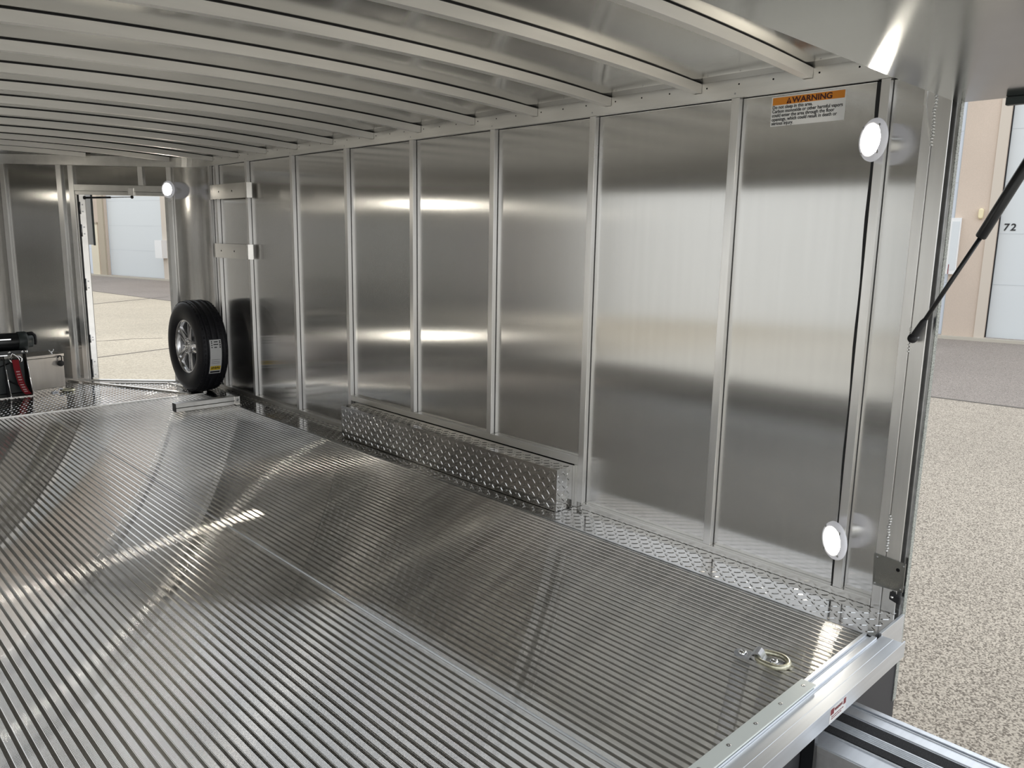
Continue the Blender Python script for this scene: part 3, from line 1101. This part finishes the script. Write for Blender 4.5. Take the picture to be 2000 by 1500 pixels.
# ================================================================= spare wheel
TC = Vector((-.172, 4.435, .3365)); TR = .3325; TW = .102
tw = empty('spare_tyre', (TC.x, TC.y, .003), 'black spare tyre on an alloy wheel standing in the far corner', 'tyre')
ax = Vector((-1, 0, 0))
q = MB()
prof = [(.190, .070), (.197, .086), (.215, .098), (.250, .104), (.285, .102), (.308, .094), (.322, .080), (.3285, .066), (.3295, .060), (.3255, .058), (.3255, .052), (.3305, .050),
        (.3315, .026), (.327, .024), (.327, .018), (.332, .016), (TR, 0)]
prof = prof + [(r, -h) for r, h in prof[::-1][1:]]
q.lathe(prof, TC, ax, 72)
for k in range(64):
    an = 2 * math.pi * k / 64
    for sgn in (1, -1):
        c = math.cos(an), math.sin(an)
        rad = Vector((0, c[0], c[1])); tg = Vector((0, -c[1], c[0]))
        q.obox(TC, ax, tg, rad, .064 * sgn, .082 * sgn, -.0085, .0085, .300, .3262 if k % 2 else .3250)
        q.obox(TC, ax, tg, rad, .030 * sgn, .050 * sgn, -.010, .010, .32, .3325)
q.build('tyre', 'tyre', tw)
# rim
q = MB()
q.lathe([(.190, .074), (.196, .080), (.194, .086), (.186, .084), (.178, .074), (.172, .050), (.168, .0), (.164, -.04), (.168, -.085)], TC, ax, 48)
q.build('rim', 'wheel', tw)
q = MB(); q.disc(TC + ax * -.03, ax, .166, 0, 40); q.build('rim_back', 'dgrey', tw)
q = MB()
q.lathe([(.066, .02), (.066, .060), (.058, .070), (.036, .074), (.034, .066), (.0, .066)], TC, ax, 36)
for k in range(5):
    an = 2 * math.pi * k / 5 + math.pi + .02
    q.lathe([(.009, .066), (.009, .080), (.006, .084), (0, .085)], TC + Vector((0, math.cos(an + .63) * .049, math.sin(an + .63) * .049)), ax, 10)
q.build('hub', 'wheel', tw)
for k in range(5):
    an = 2 * math.pi * k / 5 + math.pi + .02
    rad = Vector((0, math.cos(an), math.sin(an))); tg = Vector((0, -math.sin(an), math.cos(an)))
    q = MB()
    for sg in (1, -1):
        # each spoke splits into two ridges with a slot between
        P0 = lambda a, r, t: TC + ax * a + rad * r + tg * t
        w0, w1, g0, g1 = .030, .034, .003, .012
        q.hexa([P0(.045, .055, g0 * sg), P0(.045, .055, w0 * sg), P0(.052, .178, w1 * sg), P0(.052, .178, g1 * sg),
                P0(.070, .055, g0 * sg), P0(.064, .055, w0 * sg), P0(.074, .178, w1 * sg * .9), P0(.082, .178, g1 * sg)])
    q.build('spoke', 'wheel', tw, .003)
# tyre label, curved with the tread
q = MB()


def tl(a0, a1, x0, x1, mi, lift):
    n = 6
    for i in range(n):
        b0, b1 = a0 + (a1 - a0) * i / n, a0 + (a1 - a0) * (i + 1) / n
        r = TR + lift
        pt = lambda x, b: (x, TC.y - r * math.cos(b), TC.z + r * math.sin(b))
        q.quad(pt(x0, b0), pt(x1, b0), pt(x1, b1), pt(x0, b1), mi)


LX0, LX1 = TC.x - .048, TC.x + .034
aT, aB = .235, -.515
tl(aB, aT, LX0, LX1, 0, .0022)
tl(-.495, -.455, LX0 + .006, LX1 - .006, 1, .003)
tl(-.43, -.335, LX0 + .004, LX1 - .004, 2, .0028)
for i in range(7):
    x = LX0 + .012 + i * .0085
    tl(-.405 + (i % 3) * .008, -.362 + (i % 2) * .012, x, x + .0055, 1, .0034)
for (a, x0, x1) in ((.19, .030, .058), (.135, .026, .060), (.075, .030, .050)):
    tl(a - .012, a + .008, LX0 + x0, LX0 + x1, 1, .003)
for a in (.20, .165, .12, .075):
    tl(a - .012, a + .010, LX0 + .010, LX0 + .018, 1, .003)
    tl(a - .016, a + .012, LX1 - .014, LX1 - .005, 1, .003)
for a in (-.19, -.235, -.27): tl(a - .003, a + .003, LX0 + .010, LX1 - .012, 1, .003)
q.build('tyre_label', ['white', 'ink', 'yellow'], tw)


# ================================================================= tie-down rings
def tie_ring(c, rz, label):
    t = empty('tie_down_ring', c, label, 'tie-down ring', 'floor tie-down rings')
    c = Vector(c)
    ca, sa = math.cos(rz), math.sin(rz)
    T = lambda x, y, z: c + Vector((ca * x - sa * y, sa * x + ca * y, z))      # x along the strap, y across
    q = MB()
    W2 = .019
    pts = [(-.056, 0), (-.022, 0), (-.0175, .006), (-.014, .016), (-.007, .0215), (.003, .0215), (.010, .016), (.0155, .006), (.021, 0), (.058, 0)]
    for (a, b) in zip(pts, pts[1:]):
        q.hexa([T(a[0], -W2, a[1]), T(b[0], -W2, b[1]), T(b[0], W2, b[1]), T(a[0], W2, a[1]),
                T(a[0], -W2, a[1] + .0055), T(b[0], -W2, b[1] + .0055), T(b[0], W2, b[1] + .0055), T(a[0], W2, a[1] + .0055)])
    for i in range(8):      # rounded ends of the strap
        for sg, x0 in ((1, .058), (-1, -.056)):
            a0, a1 = -math.pi / 2 + math.pi * i / 8, -math.pi / 2 + math.pi * (i + 1) / 8
            p = lambda an: (x0 + sg * .010 * math.cos(an), W2 * math.sin(an))
            u, v = p(a0), p(a1)
            q.hexa([T(x0, 0, 0), T(u[0], u[1], 0), T(v[0], v[1], 0), T(x0, 0, .0001), T(x0, 0, .0055), T(u[0], u[1], .0055), T(v[0], v[1], .0055), T(x0, 0, .0056)])
    q.build('strap', 'zinc', t, .0012)
    q = MB()
    ring = [(-.002, -.030), (-.002, .030)]
    for i in range(13):
        an = math.pi / 2 - math.pi * i / 12
        ring.append((.046 + .036 * math.cos(an), .036 * math.sin(an)))
    path = [T(x, y, .0115 - .003 * min(1, max(0, x / .08))) for x, y in ring]
    # round the corners by resampling
    fine = []
    n = len(path)
    for i in range(n):
        p, nx_ = path[i], path[(i + 1) % n]
        for k in range(3): fine.append(p.lerp(nx_, k / 3))
    for _ in range(2): fine = [(fine[i - 1] + fine[i] * 2 + fine[(i + 1) % len(fine)]) / 4 for i in range(len(fine))]
    q.tube(fine, .0075, 12, closed=True); q.build('ring', 'ring', t)
    for x in (-.043, .044):
        q = MB(); q.lathe([(.0125, .0055), (.0122, .008), (.009, .0115), (.004, .0132), (.003, .0118), (0, .0118)], T(x, 0, 0), (0, 0, 1), 16); q.build('bolt', 'chrome', t)
    return t


tie_ring((-.5655, -.298, .0005), R(-76), 'zinc tie-down ring lying on the ribbed floor near the rear sill')
tie_ring((-.95, 4.985, .004), R(-10), 'small tie-down ring lying on the tread plate before the aluminium box')

# edge trims on the front plate, in front of the doorway
for (p, q_, h) in (((-.785, 5.412), (-.283, 4.345), .014), ((-.235, 4.835), (-.170, 4.345), .012), ((-.745, 5.30), (-.245, 4.852), .010)):
    p, q_ = Vector((*p, 0)), Vector((*q_, 0)); d = (q_ - p).normalized(); s = Vector((-d.y, d.x, 0))
    q = MB(); q.obox(p, d, s, (0, 0, 1), 0, (q_ - p).length, -.013, .013, .0022, h)
    tag(q.build('trim_6' if h == .014 else ('trim_7' if h == .012 else 'trim_8'), 'strap', bevel=.001), kind='structure')

# ================================================================= door in the angled wall, swung out
dr = tag(empty('door_1', V(.66, .02, .03)), kind='structure')
hp = V(.650, 0, .032)
DD = Vector((math.sin(R(13.6)), math.cos(R(13.6)), 0)); DN = Vector((DD.y, -DD.x, 0))
q = MB(); q.obox(hp, DD, DN, (0, 0, 1), .0, .65, -.005, .040, .018, 1.415, 0); q.build('door_leaf', 'rubgrey', dr, .002)
q = MB(); q.obox(hp, DD, DN, (0, 0, 1), -.002, .0, -.005, .036, .018, 1.415, 0); q.build('edge_trim', 'strap', dr)
for (z0, z1) in ((1.27, 1.36), (1.105, 1.195), (.70, .79), (.30, .36), (.03, .17)):
    q = MB(); q.obox(hp, DD, DN, (0, 0, 1), -.006, -.002, -.002, .032, z0, z1, 0)
    for zz in (z0 + .02, z1 - .02): q.obox(hp, DD, DN, (0, 0, 1), -.008, -.006, .012, .022, zz - .005, zz + .005, 1)
    q.tube([hp + DD * -.006 + DN * .0 + Vector((0, 0, z0)), hp + DD * -.006 + Vector((0, 0, z1))], .006, 8, 1)
    q.build('hinge', ['strap', 'screw'], dr)
q = MB(); q.obox(hp, DD, DN, (0, 0, 1), .02, .055, .0405, .074, 1.045, 1.43, 0); q.obox(hp, DD, DN, (0, 0, 1), .018, .0199, .0405, .072, 1.05, 1.43, 1); q.obox(hp, DD, DN, (0, 0, 1), .018, .057, .0742, .088, 1.04, 1.43, 2)
q.build('edge_channel', ['white', 'white', 'dgrey'], dr)

ds = empty('gas_strut', V(.25, 1.40, .03), 'small black gas strut across the top of the far doorway', 'gas strut')
a, b, c = V(.612, 1.391, .035), V(.42, 1.397, .035), V(.262, 1.403, .035)
q = MB(); q.tube([a, b], .0075, 12); q.build('cylinder', 'blackgloss', ds)
q = MB(); q.tube([b, c], .0038, 10); q.build('rod', 'zinc', ds)
for p in (a, c):
    q = MB(); q.lathe([(0, -.013), (.012, -.006), (.013, .004), (0, .013)], p, VT, 14); q.build('end_fitting', 'black', ds)
q = MB(); q.obox(VQ, VT, VN, (0, 0, 1), .228, .270, -.012, .040, 1.4145, 1.468); q.build('mounting_block', 'tube', ds, .002)

# ================================================================= aluminium box beside the winch
tbo = Vector((-1.117, 5.147, .0022)); an = math.atan2(.056, .253)
tu, tv = Vector((math.cos(an), math.sin(an), 0)), Vector((-math.sin(an), math.cos(an), 0))
tb = empty('battery_box', tbo, 'plain aluminium lidded box on the tread plate beside the winch', 'box')
q = MB(); q.obox(tbo, tu, tv, (0, 0, 1), 0, .258, 0, .20, .0, .226); q.build('body', 'box', tb, .002)
q = MB(); q.obox(tbo, tu, tv, (0, 0, 1), -.004, .262, -.004, .204, .2285, .249); q.build('lid', 'box', tb, .002)
q = MB(); q.obox(tbo, tu, tv, (0, 0, 1), .001, .257, .001, .199, .2255, .2275); q.build('lid_seam_shade', 'black', tb)  # black strip painting the shade in the seam under the lid
q = MB(); o = tbo + tu * .19 + tv * .03 + Vector((0, 0, .247))
q.lathe([(.008, 0), (.007, .008), (.004, .010), (.004, .02), (0, .021)], o, (0, 0, 1), 10)
for sg in (1, -1): q.tube([o + Vector((0, 0, .012)), o + tu * sg * .012 + Vector((0, 0, .022)), o + tu * sg * .018 + Vector((0, 0, .034))], [.004, .004, .003], 8)
q.build('wing_nut', 'chrome', tb)
pk = empty('padlock', tbo + tu * .225 - tv * .02 + Vector((0, 0, .19)), 'black padlock hanging from the aluminium box lid', 'padlock')
o = tbo + tu * .228 - tv * .018 + Vector((0, 0, .178))
q = MB(); q.lathe([(.0, -.010), (.019, -.010), (.022, -.006), (.022, .006), (.019, .010), (0, .010)], o, tv, 18); q.build('body', 'black', pk)
q = MB(); q.tube([o + tu * .008 + Vector((0, 0, .015)), o + tu * .008 + Vector((0, 0, .045)), o + tu * .004 + Vector((0, 0, .056)), o - tu * .008 + Vector((0, 0, .058)), o - tu * .016 + Vector((0, 0, .05)), o - tu * .016 + Vector((0, 0, .042))], .004, 8)
q.build('shackle', 'blackgloss', pk)

# ================================================================= winch on its stand
wn = empty('winch', (-1.22, 5.12, .003), 'black winch on a steel stand at the nose of the trailer', 'winch')
wy, wz = 5.13, .372
q = MB(); q.lathe([(.0, -.17), (.058, -.17), (.060, -.165), (.060, .095), (.058, .10), (0, .10)], (-1.22, wy, wz), (1, 0, 0), 32); q.build('motor', 'blackgloss', wn)
q = MB(); q.lathe([(.0, .055), (.064, .055), (.066, .06), (.066, .105), (.062, .112), (.050, .114), (.050, .142), (.044, .150), (0, .152)], (-1.22, wy, wz), (1, 0, 0), 28); q.build('gear_housing', 'dgrey', wn, 0)
q = MB(); q.tube([(-1.105, wy - .02, wz + .052), (-1.075, wy - .02, wz + .055), (-1.058, wy - .02, wz + .035), (-1.055, wy - .02, wz - .01), (-1.062, wy - .02, wz - .03)], .010, 10); q.build('clutch_handle', 'black', wn)
q = MB(); q.box(-1.40, -1.215, wy - .064, wy - .06, wz + .018, wz + .026); q.build('tie_bar', 'chrome', wn)
q = MB(); q.box(-1.40, -1.245, wy - .064, wy - .058, wz - .092, wz - .086); q.build('tie_bar', 'chrome', wn)
q = MB(); q.box(-1.42, -1.125, wy - .06, wy + .06, wz - .085, wz - .058); q.build('mount_plate', 'blackgloss', wn, .002)
for bxx in (-1.128, -1.155, -1.232):
    q = MB(); q.lathe([(.009, 0), (.008, .005), (0, .006)], (bxx, wy - .06, wz - .07), (0, -1, 0), 10); q.build('bolt', 'chrome', wn)
for (x, nm) in ((-1.135, 0), (-1.27, 0), (-1.40, 0)):
    q = MB()
    poly = [(5.16, .285), (5.085, .285), (4.955, .006), (4.955, .003), (5.16, .003)]
    k = len(q.v)
    for dx in (0, .005): q.v += [(x + dx, y, z) for y, z in poly]
    q.face([k + i for i in range(5)][::-1]); q.face([k + 5 + i for i in range(5)])
    for i in range(5):
        j = (i + 1) % 5; q.face((k + i, k + j, k + 5 + j, k + 5 + i), 1)
    q.tube([(x + .0025, 5.085, .286), (x + .0025, 4.955, .010)], .0035, 8, 1)
    q.build('side_plate', ['blackgloss', 'chrome'], wn)
q = MB(); q.box(-1.39, -1.145, 5.085, 5.155, .0095, .25); q.build('control_box', 'dgrey', wn, .004)
q = MB(); q.box(-1.41, -1.12, 4.945, 5.17, .0025, .0085); q.build('base_plate', 'strap', wn, .001)
q = MB(); q.tube([(-1.30, 5.09, .20), (-1.24, 5.07, .225), (-1.225, 5.05, .245)], .004, 8); q.build('cable', 'black', wn)
q = MB(); q.tube([(-1.26, 5.04, .11), (-1.2, 5.02, .07), (-1.165, 5.0, .04)], .005, 8); q.build('cable', 'black', wn)
q = MB()
q.tube([(-1.222, 5.058, .235), (-1.226, 5.058, .280), (-1.218, 5.056, .296), (-1.205, 5.056, .285), (-1.186, 5.054, .268), (-1.178, 5.053, .250), (-1.184, 5.052, .236)], .0042, 10)
q.tube([(-1.198, 5.05, .283), (-1.178, 5.048, .274), (-1.164, 5.046, .258), (-1.165, 5.046, .240), (-1.176, 5.046, .232)], .0046, 10)
q.tube([(-1.243, 5.05, .262), (-1.230, 5.048, .238), (-1.216, 5.046, .228)], [.003, .0045, .004], 10)
q.build('hook', 'chrome', wn)
q = MB()
ctr = [(-1.206, 5.040, .252), (-1.203, 5.032, .20), (-1.196, 5.022, .14), (-1.188, 5.006, .085), (-1.172, 4.985, .035), (-1.158, 4.972, .014)]
hw = .020
for (a, b) in zip(ctr, ctr[1:]):
    q.hexa([(b[0] - hw, b[1], b[2]), (b[0] + hw, b[1], b[2]), (b[0] + hw, b[1] + .004, b[2]), (b[0] - hw, b[1] + .004, b[2]),
            (a[0] - hw, a[1], a[2]), (a[0] + hw, a[1], a[2]), (a[0] + hw, a[1] + .004, a[2]), (a[0] - hw, a[1] + .004, a[2])])
sp_ = q.build('strap', 'red', wn)
q = MB()
for i in range(9):
    t = .30 + i * .065
    j = min(int(t * 5), 4); u = t * 5 - j
    a, b = Vector(ctr[j]), Vector(ctr[j + 1]); c = a.lerp(b, u); d = (b - a).normalized()
    l = .008 if i != 4 else .002
    q.obox(c + Vector((0, -.0008, 0)), Vector((1, 0, 0)), Vector((0, -1, 0)), d, -.011, .011, 0, .0006, -l * .5, l * .55)
q.build('strap_print', 'pink', sp_)
